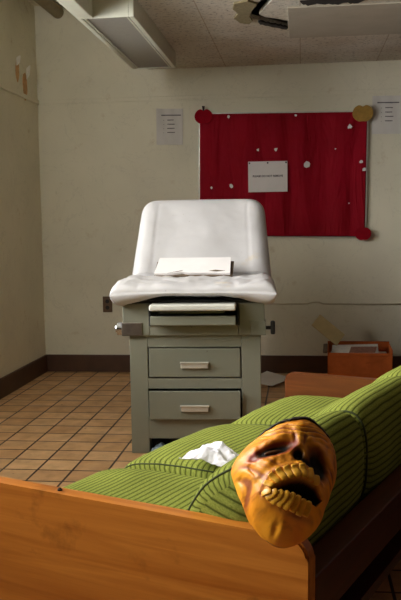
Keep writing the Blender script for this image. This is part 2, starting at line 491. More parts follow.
link_mesh('red_paper', grid_shell(redf, lambda u, v: (u * (W2 - .010), -0.010, v * (H2 - .010)), 120, 60), 'red', bb, smooth=True)
bm = bmesh.new()
box(bm, -W2, -W2 + .012, -.028, 0, -H2, H2); box(bm, W2 - .012, W2, -.028, 0, -H2, H2)
box(bm, -W2 + .012, W2 - .012, -.028, 0, H2 - .012, H2); box(bm, -W2 + .012, W2 - .012, -.026, 0, -H2, -H2 + .006)
link_mesh('frame', bm, 'frame', bb)
bm = bmesh.new(); box(bm, -W2 + .012, W2 - .012, -.008, 0, -H2 + .006, H2 - .012); link_mesh('backing', bm, 'board', bb)
for (x, z, s) in ((-0.595, 2.135, .016), (-0.047, 2.140, .014), (0.389, 2.041, .026), (0.487, 1.759, .02), (0.514, 1.701, .026), (-0.206, 1.865, .022), (-0.352, 1.864, .014),
                  (0.046, 1.747, .036), (-0.57, 1.57, .022), (-0.736, 1.555, .013), (0.279, 1.866, .009), (0.395, 1.426, .009)):
    bm = bmesh.new(); n = 8
    prism(bm, [(s * rnd.uniform(.45, .95) * cos(2 * pi * k / n), 0, s * rnd.uniform(.45, .95) * sin(2 * pi * k / n)) for k in range(n)], (0, .004, 0))
    link_mesh('paper_scrap', bm, 'paper', bb, loc=(x + .153, -.050, z - 1.659))
sg = tag(empty('wall_sign', (-0.269, YB - 0.054, 1.646)), 'white landscape sheet with one printed line pinned on the red board', 'sign')
bm = bmesh.new(); box(bm, -0.161, 0.161, -0.002, 0.002, -0.125, 0.125)
link_mesh('sheet', bm, 'paper', sg)
text_mesh('lettering', 'PLEASE DO NOT REMOVE', 0.0215, 'ink', sg, (0, -0.0026, 0.004))
for x in (-.15, 0, .15):
    bm = bmesh.new(); box(bm, x - .006, x + .006, -.006, -.001, .106, .118); link_mesh('staple', bm, 'ink', sg)


def notice(cx, cz, w, h, label, rot, bend=0.0):
    s = tag(empty('notice_sheet', (cx, YB, cz)), label, 'notice', 'printed notices beside the board'); s.rotation_euler = (0, rot, 0)

    def fr(u, v):
        lift = 0.006 + bend * (max(0, -u) ** 2) * (0.6 + 0.4 * v) + 0.004 * (1 + sin(u * 7 + v * 2)) / 2
        return (u * w / 2, -lift - .0015, v * h / 2)

    def bk(u, v):
        p = fr(u, v); return (p[0], p[1] + .0015, p[2])
    link_mesh('sheet', grid_shell(fr, bk, 24, 16), 'paperdim', s, smooth=False)
    r2 = random.Random(cx)
    bm = bmesh.new(); x = -w * .34
    while x < w * .36:
        l = r2.uniform(.010, .020); box(bm, x, x + l + .004, -.0165, -.0150, h * .30 + r2.uniform(0, .002), h * .30 + .010); x += l + .003
    link_mesh('heading', bm, 'faded', s)
    for k in range(4):
        bm = bmesh.new(); z = h * .17 - k * h * .115; x = -.02
        bq = bmesh.new(); box(bq, -.052, -.047, -.0165, -.0150, z, z + .004); link_mesh('bullet', bq, 'ink', s)
        while x < .03:
            l = r2.uniform(.008, .016); box(bm, x, x + l + .004, -.0165, -.0150, z + r2.uniform(0, .002), z + .008); x += l + .003
        link_mesh('text_line', bm, 'faded', s)


notice(-1.085, 2.078, 0.222, 0.296, 'white printed notice taped to wall left of the red board', radians(1.2), 0.02)
notice(0.700, 2.124, 0.246, 0.304, 'white printed notice on wall right of the red board', radians(1.0))


def apple(name, x, y, z, r, mat, stem, label):
    t = tag(empty(name, (x, y, z)), label, 'apple cutout')
    pts = []
    for k in range(40):
        a = 2 * pi * k / 40
        rr = r * (1 + 0.06 * cos(2 * a) - 0.24 * math.exp(-((a - pi / 2) / 0.28) ** 2) - 0.10 * math.exp(-((a - 3 * pi / 2) / 0.25) ** 2))
        pts.append((rr * cos(a), 0, rr * sin(a) * 0.96))
    bm = bmesh.new(); t['group'] = 'card apples on the board corners'; prism(bm, pts, (0, .006, 0)); link_mesh('card', bm, mat, t)
    if stem:
        bm = bmesh.new(); prism(bm, [(-.006, -.001, r * .62), (.006, -.001, r * .62), (.012, -.001, r * 1.16), (-.012, -.001, r * 1.20)], (0, .005, 0)); link_mesh('stem', bm, 'stem', t)
    return t


apple('apple_cutout', -0.795, YB - 0.055, 2.150, 0.071, 'apple', True, 'red card apple with dark stem, top left corner of the board')
apple('apple_cutout', 0.500, YB - 0.055, 2.138, 0.078, 'gold', False, 'golden yellow card apple, top right corner of the board')
apple('apple_cutout', 0.505, YB - 0.055, 1.168, 0.062, 'apple', False, 'red card apple, bottom right corner of the board')

ot = tag(empty('wall_outlet', (-1.655, YB, 0.588)), 'brown electrical outlet low on the back wall left of the table', 'outlet')
bm = bmesh.new(); box(bm, -.041, .041, -.010, 0, -.068, .068, .004); link_mesh('plate', bm, 'brownplate', ot)
for dz in (-.028, .026):
    bm = bmesh.new(); cyl(bm, (0, -.013, dz), (0, -.006, dz), .017, seg=16); link_mesh('socket', bm, 'blackhole', ot)
bm = bmesh.new()
tube(bm, [(-0.95, YB - .006, .588), (0.05, YB - .008, .588), (0.10, YB - .010, .600), (0.15, YB - .010, .600), (0.18, YB - .008, .588), (.6, YB - .008, .584), (XR, YB - .006, .582)], .006, 8)
tag(link_mesh('wall_cable', bm, 'trim', smooth=True), 'thin cream cable run level along back wall behind the cardboard box', 'cable')
for (y, z, s, lab, c) in ((6.68, 2.42, .07, 'lower tan heart-shaped paint scar on left wall', 1), (6.50, 2.50, .05, 'upper tan paint scar with white curl on left wall', 0)):
    bm = bmesh.new(); n = 14
    prism(bm, [(0, s * .85 * rnd.uniform(.8, 1.1) * cos(2 * pi * k / n), s * 1.6 * rnd.uniform(.8, 1.1) * sin(2 * pi * k / n) - s * .3 * sin(2 * pi * k / n) ** 2) for k in range(n)], (.003, 0, 0))
    e = tag(link_mesh('paint_scar', bm, 'plaster', loc=(XL, y, z)), lab, 'paint scar', 'paint scars on the left wall')
    bm = bmesh.new()
    for k in range(2):
        yy = s * (.5 if c else -.4) + k * .01
        prism(bm, [(.003, yy, s * .6), (.010 + .01 * k, yy + .02, s * 1.2), (.03, yy + .012, s * 2.2), (.008, yy - .008, s * 1.8)], (.003, .002, 0))
    link_mesh('curled_flake', bm, 'flake', e)

# ------------------------------------------------------------------ examination table
T = tag(empty('examination_table', (-0.58, 4.5, 0), radians(3.0)), 'grey green metal examination table with worn white vinyl raised backrest', 'examination table')
bm = bmesh.new()
TD = 0.88
box(bm, -.362, -.262, 0, TD, 0, .664, .004); box(bm, .255, .361, 0, TD, 0, .664, .004)
box(bm, -.262, .255, 0, .03, .598, .664); box(bm, -.262, .255, 0, .03, .366, .424); box(bm, -.262, .255, 0, .03, .085, .194)
box(bm, -.262, .255, .03, TD, .640, .664); box(bm, -.262, .255, TD - .02, TD, 0, .64); box(bm, -.262, .255, .03, TD, .085, .10)
link_mesh('cabinet', bm, 'enamel', T)
bm = bmesh.new(); box(bm, -.262, .255, .10, .12, 0, .085); link_mesh('kick_plate', bm, 'black', T)
for (z0, z1, out, hz) in ((.431, .591, .000, .498), (.199, .356, -.028, .262)):
    bm = bmesh.new(); box(bm, -.255, .248, out - .004, out + .016, z0, z1, .003)
    box(bm, -.245, -.238, out + .016, .6, z0 + .01, z1 - .05); box(bm, .231, .238, out + .016, .6, z0 + .01, z1 - .05); box(bm, -.238, .231, out + .016, .6, z0 + .01, z0 + .02)
    d = link_mesh('drawer', bm, 'enamel2', T)
    bm = bmesh.new(); box(bm, -.079, .072, out - .022, out - .004, hz - .017, hz + .017, .004); box(bm, -.083, .076, out - .028, out - .004, hz + .011, hz + .018, .002)
    link_mesh('handle', bm, 'handle', d)
bm = bmesh.new()
box(bm, -.395, -.243, -.02, TD, .664, .842, .006); box(bm, .238, .383, -.02, TD, .664, .842, .006)
box(bm, -.243, .238, -.02, TD, .664, .724, .003); box(bm, -.243, .238, .30, TD, .724, .842)
link_mesh('upper_frame', bm, 'enamel', T)
bm = bmesh.new(); box(bm, -.232, .230, -.150, .28, .812, .846, .010, 3); link_mesh('pull_out_step', bm, 'traytop', T)
bm = bmesh.new(); box(bm, -.232, .228, -.105, -.085, .730, .780, .004); box(bm, -.232, .228, -.085, .26, .732, .745); link_mesh('pull_out_tray', bm, 'enamel', T)
bm = bmesh.new(); box(bm, -.185, .165, -.05, .24, .786, .803, .003); link_mesh('slide_bar', bm, 'steel', T)
bm = bmesh.new()
arch = [(-.243, -.024, .72), (-.243, -.026, .81), (-.236, -.030, .838), (-.20, -.034, .850), (-.1, -.036, .856), (.1, -.036, .856), (.20, -.034, .850), (.235, -.030, .836), (.24, -.026, .80), (.24, -.024, .72)]
tube(bm, arch, .008); box(bm, -.40, .385, -.015, .66, .842, .856)
link_mesh('black_gasket', bm, 'black', T)
bm = bmesh.new(); box(bm, -.401, -.285, -.027, .06, .664, .738, .004); link_mesh('stirrup_plate', bm, 'steel', T)
bm = bmesh.new(); cyl(bm, (-.40, .02, .70), (-.430, .02, .70), .036, seg=24); cyl(bm, (-.430, .02, .70), (-.440, .02, .70), .026, .020, seg=24); link_mesh('chrome_knob', bm, 'chrome', T, smooth=False)
bm = bmesh.new(); box(bm, .305, .389, -.024, .06, .664, .742, .003); link_mesh('stirrup_plate', bm, 'enamel2', T)
bm = bmesh.new(); cyl(bm, (.385, .02, .70), (.43, .02, .70), .010, seg=14); box(bm, .415, .440, .0, .04, .664, .738, .008); link_mesh('clamp_knob', bm, 'black', T)


def sgnpow(a, p):
    return math.copysign(abs(a) ** p, a)


def seat_surface(bot):
    def f(u, v):
        # squircle distribution so that the edges are round
        x = sin(u * pi / 2) if False else u
        y = v
        e = max(abs(x), abs(y))
        edge = (1 - abs(x) ** 22) * (1 - abs(y) ** 9)
        h = 0.056 * max(edge, 0) ** 0.40
        X = x * (0.446 - 0.012 * max(0, y)) ; Y = 0.24 + y * 0.36
        cx = abs(X) / .45
        zmid = 0.908 - 0.012 * cx ** 6
        front = max(0.0, -y)
        wr = 0.010 * fbm((X * 7, Y * 7, 1)) + 0.007 * fbm((X * 17, Y * 12, 5))
        if not bot:
            z = zmid + h + (wr + 0.014 * math.exp(-((cx - .86) / .14) ** 2) - 0.014 * math.exp(-(X / .20) ** 2) * front ** 3) * edge ** .4 - .012 * max(0, y) ** 2
            pass
        else:
            z = zmid - h + (wr * .6 - 0.018 * math.exp(-((cx - .93) / .16) ** 2) + .030 * math.exp(-(X / .27) ** 6)) * edge ** .4
        return (X, Y, z)
    return f


def spread(fn, p=0.62):
    return lambda u, v: fn(sgnpow(sin(u * pi / 2), 1.0), sgnpow(sin(v * pi / 2), 1.0))


link_mesh('seat_cushion', grid_shell(spread(seat_surface(False)), spread(seat_surface(True)), 90, 60), 'vinyl', T, smooth=True)
# backrest
bo = Vector((0, .585, .925)); up = Vector((0, .33, .492)); nrm = Vector((0, -.545, .36)).normalized(); H_ = up.length; up = up.normalized()


def back_surface(front):
    def f(u, v):
        tt = (v + 1) / 2
        w = .432 - .042 * tt
        if tt > .80: w -= .085 * (1 - sqrt(max(0, 1 - ((tt - .80) / .20) ** 2.4)))
        x = u * w
        e = max(0, (1 - abs(u) ** 9)) * max(0, (1 - tt ** 14)) * (1 if tt > .03 else .6)
        d = .058 * e ** .45
        if front:
            side = 1 / (1 + math.exp(-(abs(x) - .315 + .02 * tt) * 38))
            d += .020 * side * e - .003 * math.exp(-((abs(x) - .300 + .02 * tt) / .008) ** 2) * (1 if tt < .9 else 0) + .006 * fbm((x * 5, tt * 4, 2)) * e
            d += .012 * math.exp(-(x / .2) ** 2) * e
        else:
            d = -d * .8
        p = bo + up * (tt * H_) + nrm * d
        return (x, p.y, p.z)
    return f


link_mesh('backrest', grid_shell(spread(back_surface(True)), spread(back_surface(False)), 80, 70), 'vinyl', T, smooth=True)
bm = bmesh.new()
bm.free()
for x in (-.25, .25):
    bm = bmesh.new(); tube(bm, [(x, .72, .84), (x, .84, 1.02), (x, .90, 1.16)], .014); link_mesh('backrest_bracket', bm, 'steel', T)

# folded paperboard pad on the seat
P = tag(empty('paper_pad', (-0.628, 4.84, 0.962)), 'white torn paper pad lying against the backrest on the white seat', 'paper pad')
rot = Matrix.Rotation(radians(31), 4, 'X')
bm = bmesh.new(); box(bm, -.232, .232, -.008, .145, 0, .012, .002, mat4=rot); link_mesh('backing_board', bm, 'board', P)
bm = bmesh.new()
prism(bm, [rot @ Vector(p) for p in [(-.23, .0, .012), (-.12, .0, .012), (-.06, .012, .012), (-.02, .004, .012), (.12, .004, .012), (.218, .0, .012), (.212, .165, .012), (-.218, .165, .012)]], rot.to_3x3() @ Vector((0, 0, .014)))
link_mesh('paper_sheets', bm, 'paper', P)
bm = bmesh.new()
prism(bm, [rot @ Vector(p) for p in [(-.15, .0, .0265), (-.07, .022, .0265), (-.06, .03, .0265), (-.10, .018, .0265)]], (0, 0, .001))
link_mesh('torn_edge', bm, 'board', P); bm = bmesh.new()
prism(bm, [rot @ Vector(p) for p in [(.09, .02, .0265), (.13, .032, .0265), (.19, .022, .0265), (.14, .014, .0265)]], (0, 0, .001))
link_mesh('torn_edge', bm, 'board', P)

# bag under the table
bm = grid_shell(lambda u, v: (u * .05 * (1 - .2 * v), v * .05, .035 * (1 - u * u) ** .5 * (1 - v * v) ** .5 + .012 + .012 * fbm((u * 2, v * 2, 9))),
                lambda u, v: (u * .05, v * .05, 0.0), 16, 16)
o = link_mesh('plastic_bag', bm, 'bag', loc=(-0.775, 4.52, 0.0)); tag(o, 'small crumpled bluish plastic bag on floor under the table front', 'plastic bag')
# sheet on the floor right of the table
bm = bmesh.new()
ol = [(-.342, 6.80), (-.289, 6.965), (-.107, 6.66), (-.105, 6.55), (-.225, 6.36), (-.324, 6.47)]


def flo(x, y): return 0.012 + 0.05 * max(0, (x + .24)) / .14 * .4 + 0.01 * (y > 6.7)


prism(bm, [(x, y, flo(x, y)) for x, y in ol], (0, 0, -.003))
tag(link_mesh('folder', bm, 'paper'), 'pale folded paper sheet on floor between table and sofa end', 'paper')

# ------------------------------------------------------------------ cardboard box with papers
B = tag(empty('cardboard_box', (0.452, 6.60, 0), radians(-2)), 'worn orange brown cardboard box on floor by the back wall', 'cardboard box')
bm = bmesh.new(); hw, hd, hz = .245, .19, .277
box(bm, -hw, hw, -hd, -hd + .006, 0, hz - .012); box(bm, -hw, hw, hd - .006, hd, 0, hz + .026)
box(bm, -hw, -hw + .006, -hd, hd, 0, hz + .006); box(bm, hw - .006, hw, -hd, hd, 0, hz + .012); box(bm, -hw, hw, -hd, hd, 0, .006)
link_mesh('carton', bm, 'box', B)
bm = bmesh.new(); box(bm, -hw - .035, -hw, -hd + .02, hd - .01, hz - .02, hz + .006, .008)
link_mesh('side_flap', bm, 'board', B)
bm = bmesh.new()
prism(bm, [(-hw + .02, -hd - .004, hz - .02), (hw - .03, -hd - .004, hz - .012), (hw - .03, -hd - .006, hz - .03), (.06, -hd - .006, hz - .034), (-.05, -hd - .006, hz - .03), (-hw + .02, -hd - .006, hz - .04)], (0, .003, 0))
link_mesh('torn_rim', bm, 'box', B)


def slab(name, mat, c, sx, sy, sz, rx, ry, rz, label, cat, group=None):
    bm = bmesh.new()
    m = Matrix.Translation(c) @ Matrix.Rotation(rz, 4, 'Z') @ Matrix.Rotation(ry, 4, 'Y') @ Matrix.Rotation(rx, 4, 'X')
    box(bm, -sx / 2, sx / 2, -sy / 2, sy / 2, -sz / 2, sz / 2, min(sz * .3, .004), mat4=m)
    return tag(link_mesh(name, bm, mat), label, cat, group)


slab('newspaper', 'news', (.42, 6.60, .256), .36, .26, .02, radians(9), radians(-2), radians(-4), 'white folded newspaper on top inside the cardboard box', 'newspaper')
slab('magazine', 'photo', (.48, 6.57, .267), .20, .15, .006, radians(9), radians(-2), radians(-10), 'brown picture magazine lying on the newspaper in the box', 'magazine')
slab('paper_stack', 'paper', (.452, 6.60, .117), .44, .33, .215, 0, 0, radians(-2), 'thick stack of paper filling the cardboard box under the newspaper', 'paper stack')
slab('buff_card', 'card', (.215, 6.70, .405), .26, .006, .115, radians(-14), radians(40), radians(4), 'buff card sticking up at a slant from the left of the box', 'card')

# ------------------------------------------------------------------ sofa   local axes: x = towards its back, y = along its length away from camera
S = tag(empty('sofa', (0.013, 1.741, 0), radians(-22.5)), 'three seat sofa with striped green cushions between orange wooden end panels', 'sofa')


def panel(y0, y1, x0, x1, z1, rr):
    bm = bmesh.new(); ol = [(x0, y0, 0.02), (x1, y0, 0.02)]
    for k in range(9):
        a = pi / 2 * k / 8; ol.append((x1 - rr + rr * cos(a), y0, z1 - rr + rr * sin(a)))
    for k in range(9):
        a = pi / 2 + pi / 2 * k / 8; ol.append((x0 + rr + rr * cos(a), y0, z1 - rr + rr * sin(a)))
    prism(bm, ol, (0, y1 - y0, 0))
    bmesh.ops.bevel(bm, geom=[e for e in bm.edges if abs(e.verts[0].co.y - e.verts[1].co.y) < 1e-6], offset=.006, segments=2, affect='EDGES')
    return bm


near = link_mesh('end_panel', panel(0, .042, -1.0, 0.0, .60, .05), 'wood', S)
far = link_mesh('end_panel', panel(1.80, 1.842, -.84, .02, .60, .03), 'wood_shaded', S)
bm = bmesh.new(); cyl(bm, (-.69, .022, .599), (-.69, .022, .604), .007, .006, seg=12); cyl(bm, (-.694, .024, .603), (-.682, .014, .609), .0035, .002, seg=8); link_mesh('screw', bm, 'black', near)
bm = bmesh.new(); box(bm, -.615, -.598, 1.792, 1.80, .43, .50, .002); link_mesh('slot', bm, 'black', far)
bm = bmesh.new(); box(bm, -.075, .0, .042, 1.80, .385, .50, .004); link_mesh('back_rail', bm, 'redwood', S)
bm = bmesh.new(); box(bm, -.83, -.79, .042, 1.80, .20, .30, .004); link_mesh('front_rail', bm, 'redwood', S)
bm = bmesh.new(); box(bm, -.79, -.015, .042, 1.80, .27, .30); link_mesh('seat_deck', bm, 'redwood', S)


def sweep(profile, ys, shift=None, n_arc=None):
    """closed profile loops (x,z) swept along y; UV: u along y, v = length round the profile"""
    bm = bmesh.new(); uvl = bm.loops.layers.uv.new('UVMap'); rings = []; arcs = []
    for y in ys:
        pr = profile(y); ring = []; arc = [0.0]
        for k, (x, z, dy) in enumerate(pr):
            ring.append(bm.verts.new((x, y + dy, z)))
            if k: arc.append(arc[-1] + math.hypot(x - pr[k - 1][0], z - pr[k - 1][1]))
        arc.append(arc[-1] + math.hypot(pr[0][0] - pr[-1][0], pr[0][1] - pr[-1][1]))
        rings.append(ring); arcs.append(arc)
    mid = arcs[len(arcs) // 2]; n = len(rings[0])
    for i in range(len(rings) - 1):
        for k in range(n):
            k2 = (k + 1) % n
            f = bm.faces.new((rings[i][k], rings[i][k2], rings[i + 1][k2], rings[i + 1][k]))
            uv = ((ys[i], mid[k]), (ys[i], mid[k + 1]), (ys[i + 1], mid[k + 1]), (ys[i + 1], mid[k]))
            for l, c in zip(f.loops, uv): l[uvl].uv = c
    for ring in (rings[0], rings[-1]):
        c = sum((v.co for v in ring), Vector()) / n
        # concentric fill keeps the end cap rounded
        prev = ring
        for s in (.75, .5, .25):
            cur = [bm.verts.new(c + (v.co - c) * s + Vector((0, (-.012 if ring is rings[0] else .012) * (1 - s * s), 0))) for v in ring]
            for k in range(n):
                f = bm.faces.new((prev[k], prev[(k + 1) % n], cur[(k + 1) % n], cur[k]))
                for l in f.loops: l[uvl].uv = (l.vert.co.x, l.vert.co.z * .92 + l.vert.co.x * .25)
            prev = cur
        cv = bm.verts.new(c + Vector((0, -.014 if ring is rings[0] else .014, 0)))
        for k in range(n):
            f = bm.faces.new((prev[k], prev[(k + 1) % n], cv))
            for l in f.loops: l[uvl].uv = (l.vert.co.x, l.vert.co.z * .92 + l.vert.co.x * .25)
    return bm


def superloop(cx, cz, hx, hz_, p, n=56):
    return [(cx + hx * sgnpow(cos(2 * pi * k / n), 2 / p), cz + hz_ * sgnpow(sin(2 * pi * k / n), 2 / p)) for k in range(n)]


def stations(y0, y1):
    L = y1 - y0; e = .035
    s = [0, .004, .012, .022, .035] + list(np.linspace(.06, L - .06, 16)) + [L - .035, L - .022, L - .012, L - .004, L]
    return [y0 + q for q in s]


def end_scale(y, y0, y1, r):
    d = min(y - y0, y1 - y)
    return r * (1 - sqrt(max(0, 1 - (1 - min(1, d / r)) ** 2)))


def seat_profile(y0, y1, top, front, back, seed):
    def pr(y):
        ins = end_scale(y, y0, y1, .035); L = (y - y0) / (y1 - y0)
        crown = .022 * (1 - (2 * L - 1) ** 4)
        z0 = .30; z1 = top - .02
        lp = superloop((front + back) / 2, (z0 + z1) / 2, (back - front) / 2 - ins, (z1 - z0) / 2 - ins, 4.2)
        out = []
        for x, z in lp:
            q = (x - front) / (back - front)
            if z > (z0 + z1) / 2: z += crown * (1 - (2 * min(max(q, 0), 1) - 1) ** 4) + .006 * fbm((x * 4, y * 4, seed))
            out.append((x, z, 0.0))
        return out
    return pr


def edge_piping(profile, y, parent, r=.0026, inset=.0):
    pr = profile(y); pts = [(x, y, z) for x, z, d in pr]; pts.append(pts[0]); pts.append(pts[1])
    bm = bmesh.new(); tube(bm, pts, r, 6); return link_mesh('piping', bm, 'piping', parent, smooth=True)


for (y0, y1, top, front, back, rz, dx, seed) in ((.046, .585, .512, -.985, -.16, 0, 0, 1), (.592, 1.195, .530, -.915, -.16, radians(-3.0), 0, 2), (1.215, 1.795, .530, -.865, -.16, 0, 0, 3)):
    pf = seat_profile(y0, y1, top, front, back, seed)
    c = link_mesh('seat_cushion', sweep(pf, stations(y0, y1)), 'fabric', S, smooth=True)
    edge_piping(pf, y0 + .012, c); edge_piping(pf, y1 - .012, c)
    if rz:
        pv = Vector((-.5, (y0 + y1) / 2, 0)); c.matrix_local = Matrix.Translation(pv) @ Matrix.Rotation(rz, 4, 'Z') @ Matrix.Translation(-pv)


def back_profile(y0, y1, seed):
    # wedge: front face leans back, rear face almost upright
    base = [(-.385, .475), (-.345, .58), (-.290, .665), (-.222, .712), (-.178, .733), (-.14, .739), (-.108, .728), (-.086, .695), (-.076, .64), (-.076, .58), (-.082, .52), (-.10, .47), (-.16, .45), (-.30, .448), (-.36, .452)]
    n = len(base); loop = []
    for k in range(n):      # Catmull-Rom
        p0, p1, p2, p3 = (Vector(base[(k + j) % n]) for j in (-1, 0, 1, 2))
        for s in range(4):
            q = s / 4
            loop.append(.5 * ((2 * p1) + (p2 - p0) * q + (2 * p0 - 5 * p1 + 4 * p2 - p3) * q * q + (3 * p1 - p0 - 3 * p2 + p3) * q ** 3))
    c = Vector((-.19, .60))

    def pr(y):
        ins = end_scale(y, y0, y1, .04); L = (y - y0) / (y1 - y0); out = []
        bulge = .012 * (1 - (2 * L - 1) ** 4)
        for p in loop:
            d = (p - c); k = (d.length - ins + bulge * (1 if p.y > .5 else 0)) / d.length; q = c + d * k
            w = .005 * fbm((q.x * 5, y * 5, seed + q.y * 5))
            out.append((q.x, q.y + w, 0.0))
        return out
    return pr


for (y0, y1, seed) in ((.046, .625, 11), (.637, 1.215, 12), (1.227, 1.795, 13)):
    pf = back_profile(y0, y1, seed)
    c = link_mesh('back_cushion', sweep(pf, stations(y0, y1)), 'fabric', S, smooth=True)
    edge_piping(pf, y0 + .014, c, .0034); edge_piping(pf, y1 - .014, c, .0034)

# ------------------------------------------------------------------ tissue on the middle seat cushion
TW = {}


def tis(u, v):
    fan = .5 + .5 * u                                  # pleats gather at the right hand end
    x = u * .084 + .006 * sin(v * 3.1 + 1); y = v * (.085 - .045 * fan) + .006 * sin(u * 4 + 2)
    z = .006 + .040 * math.exp(-((u + .05) ** 2 * .9 + (v - .1) ** 2 * 1.3)) + .007 * sin(v * 8 + u * 2.5 + 1.2 * fbm((u, v, 4))) * (.6 + .4 * fan)
    z += .010 * fbm((u * 1.5, v * 1.5, 8)) + .012 * math.exp(-((u - .05) ** 2 + (v + .05) ** 2) / .03) - .012 * max(0, u) ** 2
    return (x, y, z)


bm = grid_shell(tis, lambda u, v: tuple(Vector(tis(u, v)) - Vector((0, 0, .0025))), 44, 40)
o = link_mesh('tissue', bm, 'tissue', loc=(-.262, 2.555, .534)); o.rotation_euler = (0, radians(4), radians(-24))
tag(o, 'crumpled white tissue on the middle green seat cushion', 'tissue')

# ------------------------------------------------------------------ rubber ghoul mask
MU, MV, MN = Vector((.98793, .10841, -.11062)), Vector((-.00034, .71571, .69840)), Vector((.15488, -.68994, .70711))
MO = Vector((-0.0335, 1.795, .697))
mrot = Matrix((MU, MV, MN)).transposed().to_4x4()
K = tag(empty('rubber_mask', MO), 'orange rubber ghoul mask with gaping black mouth propped on sofa corner', 'mask')
K.matrix_world = Matrix.Translation(MO) @ mrot
OUT = [(-0.0581, 0.121), (-0.015, 0.1556), (0.0258, 0.1697), (0.053, 0.1712), (0.0797, 0.1442), (0.1055, 0.101), (0.1109, 0.0642), (0.0972, -0.0022), (0.0822, -0.0454), (0.072, -0.0802),
       (0.0520, -0.1040), (0.022, -0.1240), (-0.0083, -0.1330), (-0.0390, -0.1210), (-0.0720, -0.0917), (-0.0930, -0.0545), (-0.1121, -0.0105), (-0.125, 0.0275), (-0.109, 0.0623), (-0.0742, 0.1)]
MC = (0.0, 0.012)
angs = sorted((math.atan2(y - MC[1], x - MC[0]), math.hypot(x - MC[0], y - MC[1])) for x, y in OUT)
AA = np.array([a for a, r in angs]); RR = np.array([r for a, r in angs])
AA = np.concatenate([AA - 2 * pi, AA, AA + 2 * pi]); RR = np.concatenate([RR, RR, RR])


def mask_r(a):
    # slightly smoothed outline radius
    return float(np.mean([np.interp(a + d, AA, RR) for d in (-.1, -.05, 0, .05, .1)]))


def ell(x, y, cx, cy, rx, ry, ang=0.0):
    c, s = cos(ang), sin(ang); dx, dy = x - cx, y - cy
    return ((dx * c + dy * s) / rx) ** 2 + ((-dx * s + dy * c) / ry) ** 2


def g(q, k=1.0):
    return math.exp(-q * k)


MOUTH = [(-0.043, -0.0560), (-0.024, -.0480), (-0.0085, -0.0417), (0.007, -.0370), (0.0223, -0.0350), (0.047, -0.0400), (0.064, -0.0560), (0.0525, -0.0690), (0.0282, -0.0700), (0.0039, -0.0625), (-0.0206, -0.0600)]
UPL = [(-0.0640, -0.0480), (-0.0520, -0.028), (-0.0325, -0.0146), (-0.0057, -0.0066), (0.0194, -0.0028), (0.042, -0.0102), (.064, -.030)]
LOW = [(-0.0655, -0.056), (-0.0480, -0.079), (-0.0160, -0.0925), (0.016, -0.0995), (.050, -.094)]


def seg_dist(px, py, poly, closed=False):
    best = 9; n = len(poly)
    for i in range(n if closed else n - 1):
        ax, ay = poly[i]; bx, by = poly[(i + 1) % n]
        tt = max(0, min(1, ((px - ax) * (bx - ax) + (py - ay) * (by - ay)) / ((bx - ax) ** 2 + (by - ay) ** 2)))
        best = min(best, math.hypot(px - ax - tt * (bx - ax), py - ay - tt * (by - ay)))
    return best


def in_poly(x, y, P_):
    c = False; j = len(P_) - 1
    for i in range(len(P_)):
        if (P_[i][1] > y) != (P_[j][1] > y) and x < (P_[j][0] - P_[i][0]) * (y - P_[i][1]) / (P_[j][1] - P_[i][1]) + P_[i][0]: c = not c
        j = i
    return c


def mouth_sd(x, y):
    d = seg_dist(x, y, MOUTH, True)
    return -d if in_poly(x, y, MOUTH) else d


